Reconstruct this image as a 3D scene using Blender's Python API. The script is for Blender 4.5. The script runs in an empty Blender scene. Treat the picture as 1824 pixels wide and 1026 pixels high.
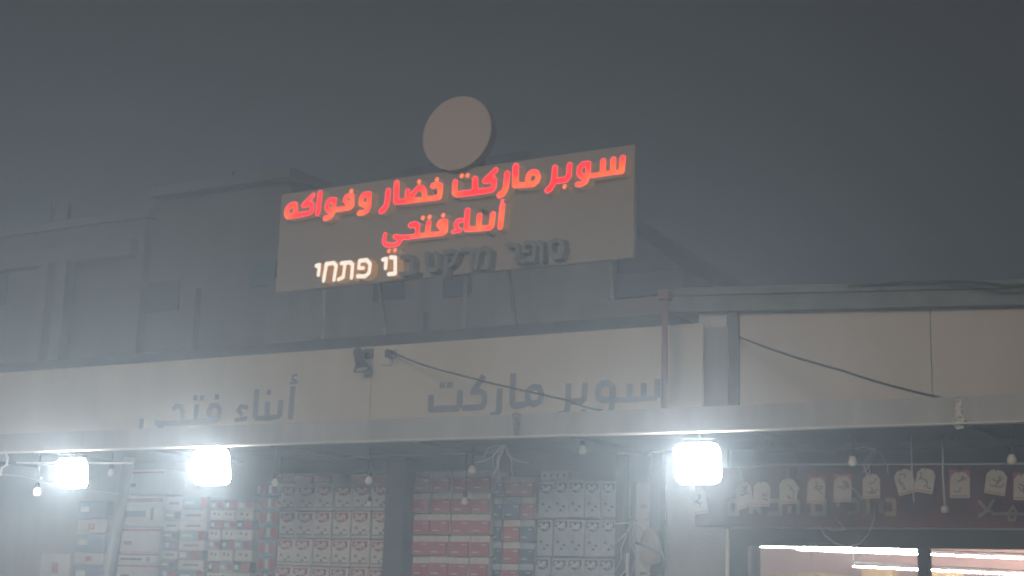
import bpy, bmesh, math, random
import numpy as np
from mathutils import Vector, Matrix
random.seed(7)
S = bpy.context.scene
COL = S.collection

# ------------------------------------------------------------------ camera
FPX = 2597.0                                  # focal length in pixels of an 1824 px wide frame
PITCH, ROLL, YAW = (math.radians(a) for a in (11.672, 1.823, 31.308))
fw = np.array([-math.sin(YAW)*math.cos(PITCH), math.cos(YAW)*math.cos(PITCH), math.sin(PITCH)])
rt0 = np.array([math.cos(YAW), math.sin(YAW), 0.0]); up0 = np.cross(rt0, fw)
RT = math.cos(ROLL)*rt0 + math.sin(ROLL)*up0
UP = -math.sin(ROLL)*rt0 + math.cos(ROLL)*up0
EYE = np.array([0.0, 0.0, 1.6])
cam_d = bpy.data.cameras.new('camera'); cam = bpy.data.objects.new('camera', cam_d); COL.objects.link(cam)
cam_d.sensor_width = 36.0; cam_d.lens = 36.0*FPX/1824.0; cam_d.clip_start = 0.05; cam_d.clip_end = 2000
m = Matrix.Identity(4)
for i in range(3):
    m[i][0] = RT[i]; m[i][1] = UP[i]; m[i][2] = -fw[i]; m[i][3] = EYE[i]
cam.matrix_world = m
S.camera = cam

# ------------------------------------------------------------------ world, sun, exposure
SUN_EL, SUN_AZ = math.radians(11), math.radians(200)
w = bpy.data.worlds.new('World'); S.world = w; w.use_nodes = True
nt = w.node_tree; nt.nodes.clear()
sky = nt.nodes.new('ShaderNodeTexSky'); sky.sky_type = 'NISHITA'; sky.sun_disc = False
sky.sun_elevation = math.radians(4); sky.sun_rotation = SUN_AZ
hs = nt.nodes.new('ShaderNodeHueSaturation'); hs.inputs['Saturation'].default_value = 0.12
ng = nt.nodes.new('ShaderNodeMixRGB'); ng.blend_type = 'MIX'; ng.inputs['Fac'].default_value = 0.8
ng.inputs['Color2'].default_value = (0.60, 0.57, 0.55, 1)       # sky glow of the town at night
bg = nt.nodes.new('ShaderNodeBackground'); bg.inputs['Strength'].default_value = 0.037
wo = nt.nodes.new('ShaderNodeOutputWorld')
nt.links.new(sky.outputs[0], hs.inputs['Color']); nt.links.new(hs.outputs[0], ng.inputs['Color1'])
nt.links.new(ng.outputs[0], bg.inputs['Color']); nt.links.new(bg.outputs[0], wo.inputs['Surface'])
sd = bpy.data.lights.new('street_glow_sun', 'SUN'); sd.energy = 0.85; sd.angle = math.radians(12); sd.color = (1.0, 0.82, 0.66)
street_glow_sun = bpy.data.objects.new('street_glow_sun', sd); COL.objects.link(street_glow_sun)
# added stand-in for street glow, from behind the camera, a little from the right
sdir = Vector((math.sin(math.radians(-14)), math.cos(math.radians(-14)), -math.tan(SUN_EL)))
street_glow_sun.rotation_euler = sdir.to_track_quat('-Z', 'Y').to_euler(); street_glow_sun.location = (6, -12, 14)
S.view_settings.view_transform = 'Standard'; S.view_settings.look = 'None'
S.view_settings.exposure = 0.0; S.view_settings.gamma = 1.0
S.render.engine = 'CYCLES'
S.cycles.use_denoising = True
S.cycles.max_bounces = 5; S.cycles.diffuse_bounces = 2; S.cycles.glossy_bounces = 2
S.cycles.transmission_bounces = 4; S.cycles.volume_bounces = 1; S.cycles.transparent_max_bounces = 12
S.cycles.caustics_reflective = False; S.cycles.caustics_refractive = False
S.cycles.sample_clamp_indirect = 4.0
S.cycles.filter_width = 2.0

FLOOD_STRENGTH = 690.0
HAZE_DENSITY = 0.0165

# ------------------------------------------------------------------ helpers
def ray(px, py): return fw + RT*((px-912)/FPX) - UP*((py-513)/FPX)
def P(px, py, Y):                      # the point of plane Y seen at a photo pixel
    d = ray(px, py); return Vector(EYE + d*(Y/d[1]))
def PZ(px, py, Z):
    d = ray(px, py); return Vector(EYE + d*((Z-EYE[2])/d[2]))
def mpp(px, py, Y):                    # metres per photo pixel (vertical) on plane Y
    return (P(px, py-1, Y)-P(px, py+1, Y)).z/2

def mat(name, col, rough=0.6, metal=0.0, var=0.18, scale=6.0, bump=0.0, bscale=40.0, streak=False, emit=None, estr=0.0, spec=0.4):
    M = bpy.data.materials.new(name); M.use_nodes = True
    n = M.node_tree; b = n.nodes['Principled BSDF']
    b.inputs['Roughness'].default_value = rough; b.inputs['Metallic'].default_value = metal
    b.inputs['Specular IOR Level'].default_value = spec
    tc = n.nodes.new('ShaderNodeTexCoord'); mp = n.nodes.new('ShaderNodeMapping')
    n.links.new(tc.outputs['Object'], mp.inputs['Vector'])
    if streak: mp.inputs['Scale'].default_value = (1, 1, 0.18)
    no = n.nodes.new('ShaderNodeTexNoise'); no.inputs['Scale'].default_value = scale
    no.inputs['Detail'].default_value = 6; no.inputs['Roughness'].default_value = 0.6
    n.links.new(mp.outputs[0], no.inputs['Vector'])
    cr = n.nodes.new('ShaderNodeValToRGB')
    c0 = [max(0, c*(1-var)) for c in col]; c1 = [min(1, c*(1+var)) for c in col]
    cr.color_ramp.elements[0].position = 0.3; cr.color_ramp.elements[1].position = 0.7
    cr.color_ramp.elements[0].color = (*c0, 1); cr.color_ramp.elements[1].color = (*c1, 1)
    n.links.new(no.outputs['Fac'], cr.inputs['Fac']); n.links.new(cr.outputs[0], b.inputs['Base Color'])
    if bump:
        n2 = n.nodes.new('ShaderNodeTexNoise'); n2.inputs['Scale'].default_value = bscale; n2.inputs['Detail'].default_value = 4
        n.links.new(tc.outputs['Object'], n2.inputs['Vector'])
        bp = n.nodes.new('ShaderNodeBump'); bp.inputs['Strength'].default_value = bump; bp.inputs['Distance'].default_value = 0.02
        n.links.new(n2.outputs['Fac'], bp.inputs['Height']); n.links.new(bp.outputs[0], b.inputs['Normal'])
    if emit:
        b.inputs['Emission Color'].default_value = (*emit, 1); b.inputs['Emission Strength'].default_value = estr
    return M

class MB:
    def __init__(s): s.bm = bmesh.new()
    def face(s, pts):
        return s.bm.faces.new([s.bm.verts.new(p) for p in pts])
    def box(s, a, b, bevel=0.0):
        a, b = Vector(a), Vector(b)
        lo = Vector([min(a[i], b[i]) for i in range(3)]); hi = Vector([max(a[i], b[i]) for i in range(3)])
        M = Matrix.Translation((lo+hi)/2) @ Matrix.Diagonal((*(hi-lo), 1))
        r = bmesh.ops.create_cube(s.bm, size=1, matrix=M)
        if bevel:
            es = list({e for v in r['verts'] for e in v.link_edges})
            bmesh.ops.bevel(s.bm, geom=es, offset=bevel, segments=2, affect='EDGES', profile=0.6)
        return s
    def bar(s, p, q, wx, wz, roll=0.0):       # rectangular bar from p to q
        p, q = Vector(p), Vector(q); d = q-p
        M = Matrix.Translation((p+q)/2) @ d.to_track_quat('Z', 'Y').to_matrix().to_4x4() @ Matrix.Rotation(roll, 4, 'Z') @ Matrix.Diagonal((wx, wz, d.length, 1))
        bmesh.ops.create_cube(s.bm, size=1, matrix=M); return s
    def tube(s, pts, r, n=8):
        pts = [Vector(p) for p in pts]; rings = []
        rr = r if isinstance(r, (list, tuple)) else [r]*len(pts)
        ref = Vector((0.13, 0.31, 0.94)).normalized()
        for i, p in enumerate(pts):
            t = (pts[min(i+1, len(pts)-1)]-pts[max(i-1, 0)]).normalized()
            u = t.cross(ref)
            if u.length < 1e-3: u = t.cross(Vector((1, 0, 0)))
            u.normalize(); v = t.cross(u)
            rings.append([s.bm.verts.new(p+(u*math.cos(a)+v*math.sin(a))*rr[i]) for a in [2*math.pi*k/n for k in range(n)]])
        for A, B in zip(rings, rings[1:]):
            for k in range(n): s.bm.faces.new((A[k], A[(k+1) % n], B[(k+1) % n], B[k]))
        s.bm.faces.new(rings[0][::-1]); s.bm.faces.new(rings[-1]); return s
    def lathe(s, prof, M=None, n=20):         # profile of (radius, height) round the local Z axis
        M = M or Matrix.Identity(4); rings = []
        for r, z in prof:
            rings.append([s.bm.verts.new(M @ Vector((max(r, 1e-4)*math.cos(2*math.pi*k/n), max(r, 1e-4)*math.sin(2*math.pi*k/n), z))) for k in range(n)])
        for A, B in zip(rings, rings[1:]):
            for k in range(n): s.bm.faces.new((A[k], A[(k+1) % n], B[(k+1) % n], B[k]))
        s.bm.faces.new(rings[0][::-1]); s.bm.faces.new(rings[-1]); return s
    def build(s, name, material, parent=None, origin=None, smooth=False):
        o0 = Vector(origin) if origin is not None else (parent_origin(parent) if parent else Vector((0, 0, 0)))
        bmesh.ops.recalc_face_normals(s.bm, faces=s.bm.faces)
        me = bpy.data.meshes.new(name)
        bmesh.ops.translate(s.bm, vec=-o0, verts=s.bm.verts)
        s.bm.to_mesh(me); s.bm.free()
        return link(name, me, material, parent, o0, smooth)

def parent_origin(o):
    v = Vector((0, 0, 0))
    while o is not None: v += o.location; o = o.parent
    return v
def link(name, me, material, parent, o0, smooth=False):
    o = bpy.data.objects.new(name, me); COL.objects.link(o)
    if material: me.materials.append(material)
    if smooth:
        for p in me.polygons: p.use_smooth = True
    if parent: o.parent = parent; o.location = o0-parent_origin(parent)
    else: o.location = o0
    return o
def tag(o, label=None, cat=None, group=None, kind=None):
    if label: o['label'] = label
    if cat: o['category'] = cat
    if group: o['group'] = group
    if kind: o['kind'] = kind
    return o
def thing(name, loc, label, cat, group=None):
    o = bpy.data.objects.new(name, None); COL.objects.link(o); o.location = loc; o.empty_display_size = 0.2
    return tag(o, label, cat, group)
def copy_tree(o, parent=None):
    c = o.copy(); COL.objects.link(c); c.parent = parent
    for ch in list(o.children): copy_tree(ch, c)
    return c

# -- lettering: strokes on an upright plane, dilated to their width and cut out of a fine grid as real relief
def sdf_mesh(segs, res, pad=0.0):
    """segs: list of (x0,z0,x1,z1,halfwidth,square). returns grid of signed distance, origin"""
    A = np.array([[s[0], s[1], s[2], s[3], s[4]] for s in segs]); hw = A[:, 4].max()+3*res+pad
    x0, x1 = min(A[:, 0].min(), A[:, 2].min())-hw, max(A[:, 0].max(), A[:, 2].max())+hw
    z0, z1 = min(A[:, 1].min(), A[:, 3].min())-hw, max(A[:, 1].max(), A[:, 3].max())+hw
    nx, nz = int((x1-x0)/res)+2, int((z1-z0)/res)+2
    X, Z = np.meshgrid(x0+np.arange(nx)*res, z0+np.arange(nz)*res, indexing='ij')
    D = np.full(X.shape, 1e9)
    for ax, az, bx, bz, h, sq in segs:
        dx, dz = bx-ax, bz-az; L2 = dx*dx+dz*dz
        if sq:
            L = math.sqrt(L2) if L2 > 1e-12 else 0
            ux, uz = (dx/L, dz/L) if L else (1.0, 0.0)
            mx, mz = (ax+bx)/2, (az+bz)/2
            la = np.abs((X-mx)*ux+(Z-mz)*uz)-(L/2+(h if L == 0 else h*0.0)); lb = np.abs(-(X-mx)*uz+(Z-mz)*ux)-h
            d = np.where((la > 0) & (lb > 0), np.hypot(la, lb), np.maximum(la, lb))
        else:
            t = np.clip(((X-ax)*dx+(Z-az)*dz)/L2, 0, 1) if L2 > 1e-12 else 0
            d = np.hypot(X-ax-t*dx, Z-az-t*dz)-h
        D = np.minimum(D, d)
    return D, x0, z0, nx, nz

def contour(D, x0, z0, res, iso=0.0):
    """marching squares: list of polygons (interior) and list of boundary edges, in plane coordinates"""
    V = {}; verts = []; polys = []; edges = []
    nx, nz = D.shape
    def gv(i, j):
        k = (i, j)
        if k not in V: V[k] = len(verts); verts.append((x0+i*res, z0+j*res, D[i, j]))
        return V[k]
    def ev(i, j, k, l):
        key = (i, j, k, l) if (i, j) < (k, l) else (k, l, i, j)
        if key not in V:
            a, b = D[i, j]-iso, D[k, l]-iso; t = min(0.98, max(0.02, a/(a-b)))
            V[key] = len(verts); verts.append((x0+(i+(k-i)*t)*res, z0+(j+(l-j)*t)*res, iso))
        return V[key]
    ins = D < iso
    act = ins[:-1, :-1] | ins[1:, :-1] | ins[1:, 1:] | ins[:-1, 1:]
    for i, j in zip(*np.nonzero(act)):
        c = [(i, j), (i+1, j), (i+1, j+1), (i, j+1)]
        s = [ins[a] for a in c]
        if all(s): polys.append([gv(*a) for a in c]); continue
        if s == [True, False, True, False] or s == [False, True, False, True]:
            for q in range(4):
                if s[q]:
                    p0 = ev(*c[q-1], *c[q]); p1 = ev(*c[q], *c[(q+1) % 4])
                    polys.append([p0, gv(*c[q]), p1]); edges.append((p1, p0))
            continue
        poly = []; cut = []
        for q in range(4):
            a, b = c[q], c[(q+1) % 4]
            if s[q]: poly.append(gv(*a))
            if s[q] != s[(q+1) % 4]:
                e = ev(*a, *b); poly.append(e); cut.append((e, s[q]))
        polys.append(poly)
        out = [e for e, f in cut if f][0]; inn = [e for e, f in cut if not f][0]
        edges.append((out, inn))
    return verts, polys, edges

def face_mesh(name, segs, res, yfront, yback, iso=0.0, sides=True, front=True, o0=Vector((0, 0, 0))):
    D, x0, z0, nx, nz = sdf_mesh(segs, res)
    v, polys, edges = contour(D, x0, z0, res, iso)
    me = bpy.data.meshes.new(name)
    VV = []; FF = []; n = len(v)
    VV = [(x-o0.x, yfront-o0.y, z-o0.z) for x, z, d in v]
    if front: FF += [tuple(p) for p in polys]
    if sides:
        bmap = {}
        for a, b in edges:
            for q in (a, b):
                if q not in bmap: bmap[q] = len(VV); VV.append((v[q][0]-o0.x, yback-o0.y, v[q][1]-o0.z))
            FF.append((b, a, bmap[a], bmap[b]))
    me.from_pydata(VV, [], FF)
    at = me.attributes.new('rim', 'FLOAT', 'POINT')
    dv = [q[2] for q in v]+[0.0]*(len(VV)-n)
    at.data.foreach_set('value', dv)
    me.update()
    return me

class Z8:                                # reads strokes given in a zoomed crop: origin and scale back to photo pixels
    def __init__(s, ox, oy, sc): s.o = (ox, oy); s.s = sc
    def __call__(s, *pts): return [(s.o[0]+x*s.s, s.o[1]+y*s.s) for x, y in pts]
def stroke(pts, wpx, Y, closed=False, sq=False):
    out = []
    q = list(pts)+([pts[0]] if closed else [])
    if len(q) == 1: q = [q[0], q[0]]
    for (ax, ay), (bx, by) in zip(q, q[1:]):
        a, b = P(ax, ay, Y), P(bx, by, Y)
        out.append((a.x, a.z, b.x, b.z, wpx*0.5*mpp((ax+bx)/2, (ay+by)/2, Y), sq))
    return out

# ------------------------------------------------------------------ materials
M = dict(
 asphalt=mat('asphalt', (0.05, 0.05, 0.052), 0.85, var=0.3, scale=14, bump=0.5, bscale=90),
 paving=mat('paving', (0.22, 0.21, 0.20), 0.8, var=0.2, scale=5, bump=0.3),
 plaster=mat('grey_plaster', (0.30, 0.30, 0.30), 0.85, var=0.16, scale=2.5, bump=0.15, streak=True),
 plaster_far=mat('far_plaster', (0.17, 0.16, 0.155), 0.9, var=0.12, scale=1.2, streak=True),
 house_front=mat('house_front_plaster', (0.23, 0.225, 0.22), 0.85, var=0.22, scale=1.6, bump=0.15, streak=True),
 far_band=mat('far_concrete', (0.19, 0.178, 0.172), 0.9, var=0.1, scale=1.5),
 far_dark=mat('far_dark_glass', (0.075, 0.09, 0.10), 0.4, var=0.2, scale=3),
 far_teal=mat('teal_shutter', (0.07, 0.16, 0.18), 0.6, var=0.1),
 far_roof=mat('dark_roof_sheet', (0.10, 0.105, 0.115), 0.8, var=0.2, scale=2),
 cream=mat('cream_banner_vinyl', (0.60, 0.55, 0.46), 0.5, var=0.10, scale=1.1, bump=0.25, bscale=2.2, streak=True),
 wallcream=mat('cream_panel', (0.56, 0.51, 0.45), 0.6, var=0.10, scale=1.5, bump=0.05, bscale=8, streak=True),
 bannerink=mat('blue_grey_ink', (0.20, 0.225, 0.275), 0.6, var=0.08),
 fascia=mat('white_painted_metal', (0.42, 0.425, 0.415), 0.5, var=0.18, scale=3, bump=0.05, streak=True),
 darkmetal=mat('dark_grey_metal', (0.06, 0.068, 0.072), 0.5, metal=0.0, var=0.25, scale=4),
 soffit=mat('dark_soffit_sheet', (0.09, 0.11, 0.13), 0.7, var=0.25, scale=3),
 greymetal=mat('grey_metal', (0.28, 0.29, 0.29), 0.45, metal=0.3, var=0.15, scale=5),
 cornice=mat('weathered_green_grey_metal', (0.15, 0.17, 0.165), 0.6, var=0.2, scale=4, bump=0.1),
 rust=mat('red_brown_paint', (0.24, 0.11, 0.11), 0.6, var=0.15, scale=8),
 signpanel=mat('taupe_composite_panel', (0.42, 0.365, 0.31), 0.5, var=0.05, scale=1.5),
 disc=mat('taupe_disc_face', (0.62, 0.51, 0.43), 0.5, var=0.03, scale=1.2),
 discedge=mat('dark_disc_edge', (0.22, 0.19, 0.165), 0.6, var=0.05),
 tan=mat('tan_letter_return', (0.55, 0.42, 0.27), 0.5, var=0.08, emit=(0.8, 0.42, 0.18), estr=0.13),  # weak emission put in as letter light leaking through the sides
 ambertan=mat('amber_letter_return', (0.5, 0.33, 0.17), 0.5, var=0.08, emit=(0.9, 0.42, 0.12), estr=0.25),  # own amber glow painted in for light leaking from the white letters
 unlitside=mat('grey_letter_return', (0.34, 0.32, 0.29), 0.6, var=0.06),
 unlit=mat('unlit_letter_face', (0.26, 0.265, 0.265), 0.4, var=0.08),
 cable=mat('black_cable', (0.03, 0.03, 0.035), 0.6, var=0.1),
 wire=mat('pale_wire', (0.5, 0.5, 0.48), 0.5, var=0.1),
 white=mat('white_plastic', (0.75, 0.74, 0.70), 0.4, var=0.05),
 film=mat('clear_film_white_paper', (0.56, 0.54, 0.50), 0.28, var=0.1, scale=18, bump=0.25, bscale=22, spec=0.6),
 red=mat('red_print', (0.38, 0.075, 0.085), 0.32, var=0.12, scale=12, spec=0.6),
 redweak=mat('dull_red_print', (0.36, 0.10, 0.10), 0.35, var=0.12, scale=12),
 navy=mat('navy_print', (0.07, 0.11, 0.18), 0.32, var=0.12, scale=12, spec=0.6),
 blueprint=mat('blue_print', (0.20, 0.26, 0.34), 0.35, var=0.12, scale=12),
 tealprint=mat('teal_print', (0.24, 0.34, 0.35), 0.35, var=0.12, scale=12),
 brownprint=mat('brown_print', (0.32, 0.25, 0.22), 0.45, var=0.12, scale=12),
 bluefilm=mat('pale_blue_film', (0.36, 0.42, 0.45), 0.3, var=0.1, scale=16, bump=0.2, bscale=22, spec=0.6),
 whiteprint=mat('white_print', (0.55, 0.53, 0.52), 0.35, var=0.03),
 greyprint=mat('grey_print', (0.22, 0.22, 0.23), 0.5, var=0.1),
 carton=mat('pale_carton', (0.50, 0.49, 0.46), 0.7, var=0.08, scale=6),
 redboard=mat('dark_red_board', (0.15, 0.045, 0.055), 0.5, var=0.12, scale=3),
 olive=mat('olive_gold_letters', (0.33, 0.27, 0.18), 0.5, var=0.1),
 tagpaper=mat('cream_card', (0.43, 0.385, 0.33), 0.7, var=0.08, scale=9),
 tagink=mat('dark_card_ink', (0.17, 0.14, 0.135), 0.6, var=0.1),
 tagred=mat('red_card_back', (0.33, 0.09, 0.09), 0.6, var=0.1),
 bulb=mat('milky_bulb_glass', (0.80, 0.76, 0.66), 0.25, var=0.03, spec=0.6),
 frame=mat('dark_window_frame', (0.045, 0.055, 0.06), 0.4, var=0.15),
 pink=mat('pink_shop_wall', (0.55, 0.32, 0.28), 0.6, var=0.1, scale=1.5),
 ceil=mat('shop_ceiling', (0.6, 0.42, 0.36), 0.7, var=0.05),
 shelf=mat('brown_shelf', (0.30, 0.22, 0.17), 0.6, var=0.1),
 goods=mat('ochre_goods', (0.55, 0.36, 0.14), 0.5, var=0.2, scale=8),
)
def emission(name, col, st):
    m = bpy.data.materials.new(name); m.use_nodes = True; n = m.node_tree; n.nodes.clear()
    e = n.nodes.new('ShaderNodeEmission'); e.inputs[0].default_value = (*col, 1); e.inputs[1].default_value = st
    o = n.nodes.new('ShaderNodeOutputMaterial'); n.links.new(e.outputs[0], o.inputs[0]); return m
M['flood'] = emission('floodlight_led', (1.0, 0.91, 0.79), FLOOD_STRENGTH)
M['litbulb'] = emission('lit_bulb', (0.92, 0.95, 1.0), 9.0)
M['tube'] = emission('fluorescent_tube', (1.0, 0.92, 0.84), 260.0)
def led_face(name, rimcol, core, hot, st, hotscale):
    """acrylic letter face lit from inside: brighter lens edge, hot patches over the diodes"""
    m = bpy.data.materials.new(name); m.use_nodes = True; n = m.node_tree; n.nodes.clear()
    at = n.nodes.new('ShaderNodeAttribute'); at.attribute_name = 'rim'
    mr = n.nodes.new('ShaderNodeMapRange'); mr.inputs['From Min'].default_value = -0.013; mr.inputs['From Max'].default_value = -0.004
    n.links.new(at.outputs['Fac'], mr.inputs['Value'])
    tc = n.nodes.new('ShaderNodeTexCoord'); no = n.nodes.new('ShaderNodeTexNoise'); no.inputs['Scale'].default_value = hotscale
    no.inputs['Detail'].default_value = 2
    n.links.new(tc.outputs['Object'], no.inputs['Vector'])
    cr = n.nodes.new('ShaderNodeValToRGB'); cr.color_ramp.elements[0].position = 0.46; cr.color_ramp.elements[1].position = 0.68
    cr.color_ramp.elements[0].color = (*core, 1); cr.color_ramp.elements[1].color = (*hot, 1)
    n.links.new(no.outputs['Fac'], cr.inputs['Fac'])
    mx = n.nodes.new('ShaderNodeMixRGB'); mx.inputs['Color2'].default_value = (*rimcol, 1)
    n.links.new(cr.outputs[0], mx.inputs['Color1']); n.links.new(mr.outputs[0], mx.inputs['Fac'])
    e = n.nodes.new('ShaderNodeEmission'); e.inputs['Strength'].default_value = st
    n.links.new(mx.outputs[0], e.inputs['Color'])
    o = n.nodes.new('ShaderNodeOutputMaterial'); n.links.new(e.outputs[0], o.inputs['Surface']); return m
M['redled'] = led_face('red_led_face', (1.0, 0.075, 0.14), (1.0, 0.004, 0.0), (1.0, 0.13, 0.0), 1.6, 3.6)
M['dotled'] = led_face('red_led_dot', (1.0, 0.07, 0.06), (1.0, 0.12, 0.06), (1.0, 0.30, 0.05), 1.3, 3.0)
M['whiteled'] = led_face('white_led_face', (1.0, 0.80, 0.62), (1.0, 0.88, 0.74), (1.0, 0.86, 0.72), 1.15, 3.0)
def glassmat():
    m = bpy.data.materials.new('window_glass'); m.use_nodes = True; n = m.node_tree; n.nodes.clear()
    t = n.nodes.new('ShaderNodeBsdfTransparent'); t.inputs[0].default_value = (0.93, 0.95, 0.94, 1)
    g = n.nodes.new('ShaderNodeBsdfGlossy'); g.inputs['Roughness'].default_value = 0.02
    f = n.nodes.new('ShaderNodeFresnel'); f.inputs['IOR'].default_value = 1.45
    x = n.nodes.new('ShaderNodeMixShader'); o = n.nodes.new('ShaderNodeOutputMaterial')
    n.links.new(f.outputs[0], x.inputs[0]); n.links.new(t.outputs[0], x.inputs[1]); n.links.new(g.outputs[0], x.inputs[2])
    n.links.new(x.outputs[0], o.inputs[0]); return m
M['glass'] = glassmat()

# ------------------------------------------------------------------ the setting
b = MB(); b.box((-300, -300, -0.3), (300, 300, 0.0)); tag(b.build('ground', M['asphalt']), 'dark asphalt ground in front of the shops', 'ground', kind='structure')
b = MB(); b.box((-40, 8.6, 0.002), (12, 10.898, 0.13)); tag(b.build('pavement', M['paving']), 'raised concrete pavement under the shop canopy', 'pavement', kind='structure')

YF, YW = 9.5, 11.0                       # canopy front, shop wall
LIPZ, TOPZ = 2.735, 2.91
XL, XR = -16.0, 1.5
ROOFZ = 3.80
# -------- shop building
shop = thing('shop_building', (-6.0, YW, 0), 'long single storey shop building with white canopy fascia and dark soffit', 'building')
X_PIER0, X_PIER1 = P(1188, 900, 10.9).x, P(1296, 900, 10.9).x
WX0, WX1 = P(1303, 980, 10.9).x, 0.4       # window zone
REDT, REDB = P(1500, 836, 10.9).z, P(1500, 940, 10.9).z
WINT = P(1500, 975, 10.9).z
b = MB(); b.box((XL, YW+0.6, 0), (X_PIER0, YW+0.85, 3.75)); b.build('wall', M['plaster'], shop)
b = MB(); b.box((XL, YW+0.1, 0), (XL+0.25, YW+7, 3.75)).box((XL+.25, YW+0.85, 3.6), (X_PIER0, 18.7, 3.74)); b.build('roof_slab', M['plaster'], shop)
b = MB(); b.box((X_PIER0, 10.9, 0), (X_PIER1, 11.6, 3.75)); b.build('pier', M['plaster'], shop)
b = MB(); b.box((X_PIER1, 10.96, REDB+0.001), (XR, 11.2, LIPZ+0.1)); b.build('lintel_wall', M['plaster'], shop)
# canopy: soffit, fascia and its bright lower lip
b = MB(); b.box((XL, YF+0.03, LIPZ+0.012), (XR, 10.89, LIPZ+0.06)); can = b.build('canopy_soffit', M['soffit'], shop)
for x in np.arange(XL+0.6, XR, 1.45):
    b = MB(); b.box((x, YF+0.04, LIPZ-0.02), (x+0.04, 10.82, LIPZ+0.010)); b.build('rafter', M['soffit'], can)
seams = [XL, P(921, 755, YF).x, P(1708, 735, YF).x, XR]
for i, (x0, x1) in enumerate(zip(seams, seams[1:])):
    b = MB(); b.box((x0+0.004, YF, LIPZ), (x1-0.004, YF+0.028, TOPZ)); b.box((x0+0.004, YF+0.029, TOPZ-0.03), (x1-0.004, YF+0.4, TOPZ))
    b.build('fascia', M['fascia'], shop)
b = MB(); b.box((XL, YF-0.06, LIPZ-0.010), (XR, YF+0.02, LIPZ-0.001)); b.build('fascia_lip', M['white'], shop)
b = MB(); b.box((XL, YF+0.41, TOPZ-0.03), (XR, 10.9, TOPZ-0.005)); b.build('canopy_deck', M['greymetal'], shop)
# dark roof edge above the banner, pale parapet piece behind it
ZE0, ZE1 = P(1100, 590, 10.9).z, P(1100, 568, 10.9).z
b = MB(); b.box((XL, 10.82, ZE0), (P(1200, 570, 10.9).x, 11.7, ZE1)); b.build('roof_edge', M['darkmetal'], shop)
ax, bx = P(1035, 560, 11.9).x, P(1178, 540, 11.9).x
b = MB(); b.box((ax, 11.9, 3.74), (bx, 12.05, P(1100, 533, 11.9).z)); b.build('parapet', M['far_band'], shop)
# right hand upper wall: yawed a little away from the street line
a0, a1 = P(1317, 640, 11.0), P(1900, 640, 11.66)
a0.z = a1.z = 0; dirw = (a1-a0).normalized(); nrm = Vector((dirw.y, -dirw.x, 0))
ztop = P(1320, 557, 11.0).z
def slab(mb, s0, s1, z0, z1, d0, d1):
    p = [a0+dirw*s0+nrm*d0, a0+dirw*s1+nrm*d0, a0+dirw*s1+nrm*d1, a0+dirw*s0+nrm*d1]
    lo = [mb.bm.verts.new((q.x, q.y, z0)) for q in p]; hi = [mb.bm.verts.new((q.x, q.y, z1)) for q in p]
    for k in range(4): mb.bm.faces.new((lo[k], lo[(k+1) % 4], hi[(k+1) % 4], hi[k]))
    mb.bm.faces.new(lo[::-1]); mb.bm.faces.new(hi)
LW = 6.0
seam = (P(1659, 640, 11.38)-a0); seam.z = 0; sj = seam.dot(dirw)
b = MB(); slab(b, 0.004, sj-0.004, 2.92, ztop, -0.12, 0); b.build('upper_panel', M['wallcream'], shop)
b = MB(); slab(b, sj+0.004, LW, 2.92, ztop, -0.12, 0); b.build('upper_panel', M['wallcream'], shop)
b = MB(); slab(b, -0.62, LW, ztop+0.001, ztop+0.13, -0.3, 0.10); slab(b, -0.62, LW, ztop+0.131, ztop+0.175, -0.3, 0.14); slab(b, -0.5, LW, ztop+0.176, ztop+0.21, -0.3, 0.06)
b.build('cornice', M['cornice'], shop)
b = MB(); slab(b, -0.095, -0.004, 2.92, ztop, -0.2, 0.06); b.build('downpipe', M['darkmetal'], shop)
b = MB(); slab(b, -0.33, -0.10, 2.92, ztop, -0.12, 0.01); b.build('pilaster', M['fascia'], shop)
# shop window with mullion
b = MB()
mx0, mx1 = P(1637, 1000, 10.9).x, P(1656, 1000, 10.9).x
b.box((WX0, 10.86, WINT), (WX1, 10.95, REDB-0.012))
b.box((WX0, 10.86, 0.13), (P(1336, 1000, 10.9).x, 10.95, WINT-0.0005)); b.box((mx0, 10.86, 0.13), (mx1, 10.95, WINT-0.0005))
b.box((WX1-0.08, 10.86, 0.13), (WX1, 10.95, WINT-0.0005))
wf = b.build('window_frame', M['frame'], shop)
b = MB(); b.box((X_PIER1+0.004, 10.84, REDB-0.012), (XR, 10.93, REDB)); b.build('head_trim', M['greymetal'], wf)
b = MB(); b.box((X_PIER1+0.003, 10.85, 0.13), (WX0-0.002, 10.94, REDB-0.013)); b.build('jamb_trim', M['white'], wf)
for x0, x1 in ((P(1336, 1000, 10.9).x, mx0), (mx1, WX1-0.08)):
    b = MB(); b.box((x0, 10.90, 0.14), (x1, 10.906, WINT-0.001)); b.build('glass_pane', M['glass'], wf)
# interior
b = MB(); b.box((X_PIER1-2.0, 18.5, 0), (9, 18.7, 3.2)); b.build('back_wall', M['pink'], shop)
b = MB(); b.box((X_PIER1-14, 11.61, 2.75), (9, 18.5, 2.85)); b.build('ceiling', M['ceil'], shop)
b = MB(); b.box((X_PIER1-14.2, 11.61, 0), (X_PIER1-14, 18.7, 3.2)).box((X_PIER1-13.99, 18.5, 0), (X_PIER1-2.01, 18.7, 3.2)); b.build('side_wall', M['pink'], shop)
b = MB(); b.box((9, 11.3, 0), (9.2, 18.7, 3.2)); b.build('end_wall', M['pink'], shop)

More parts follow.
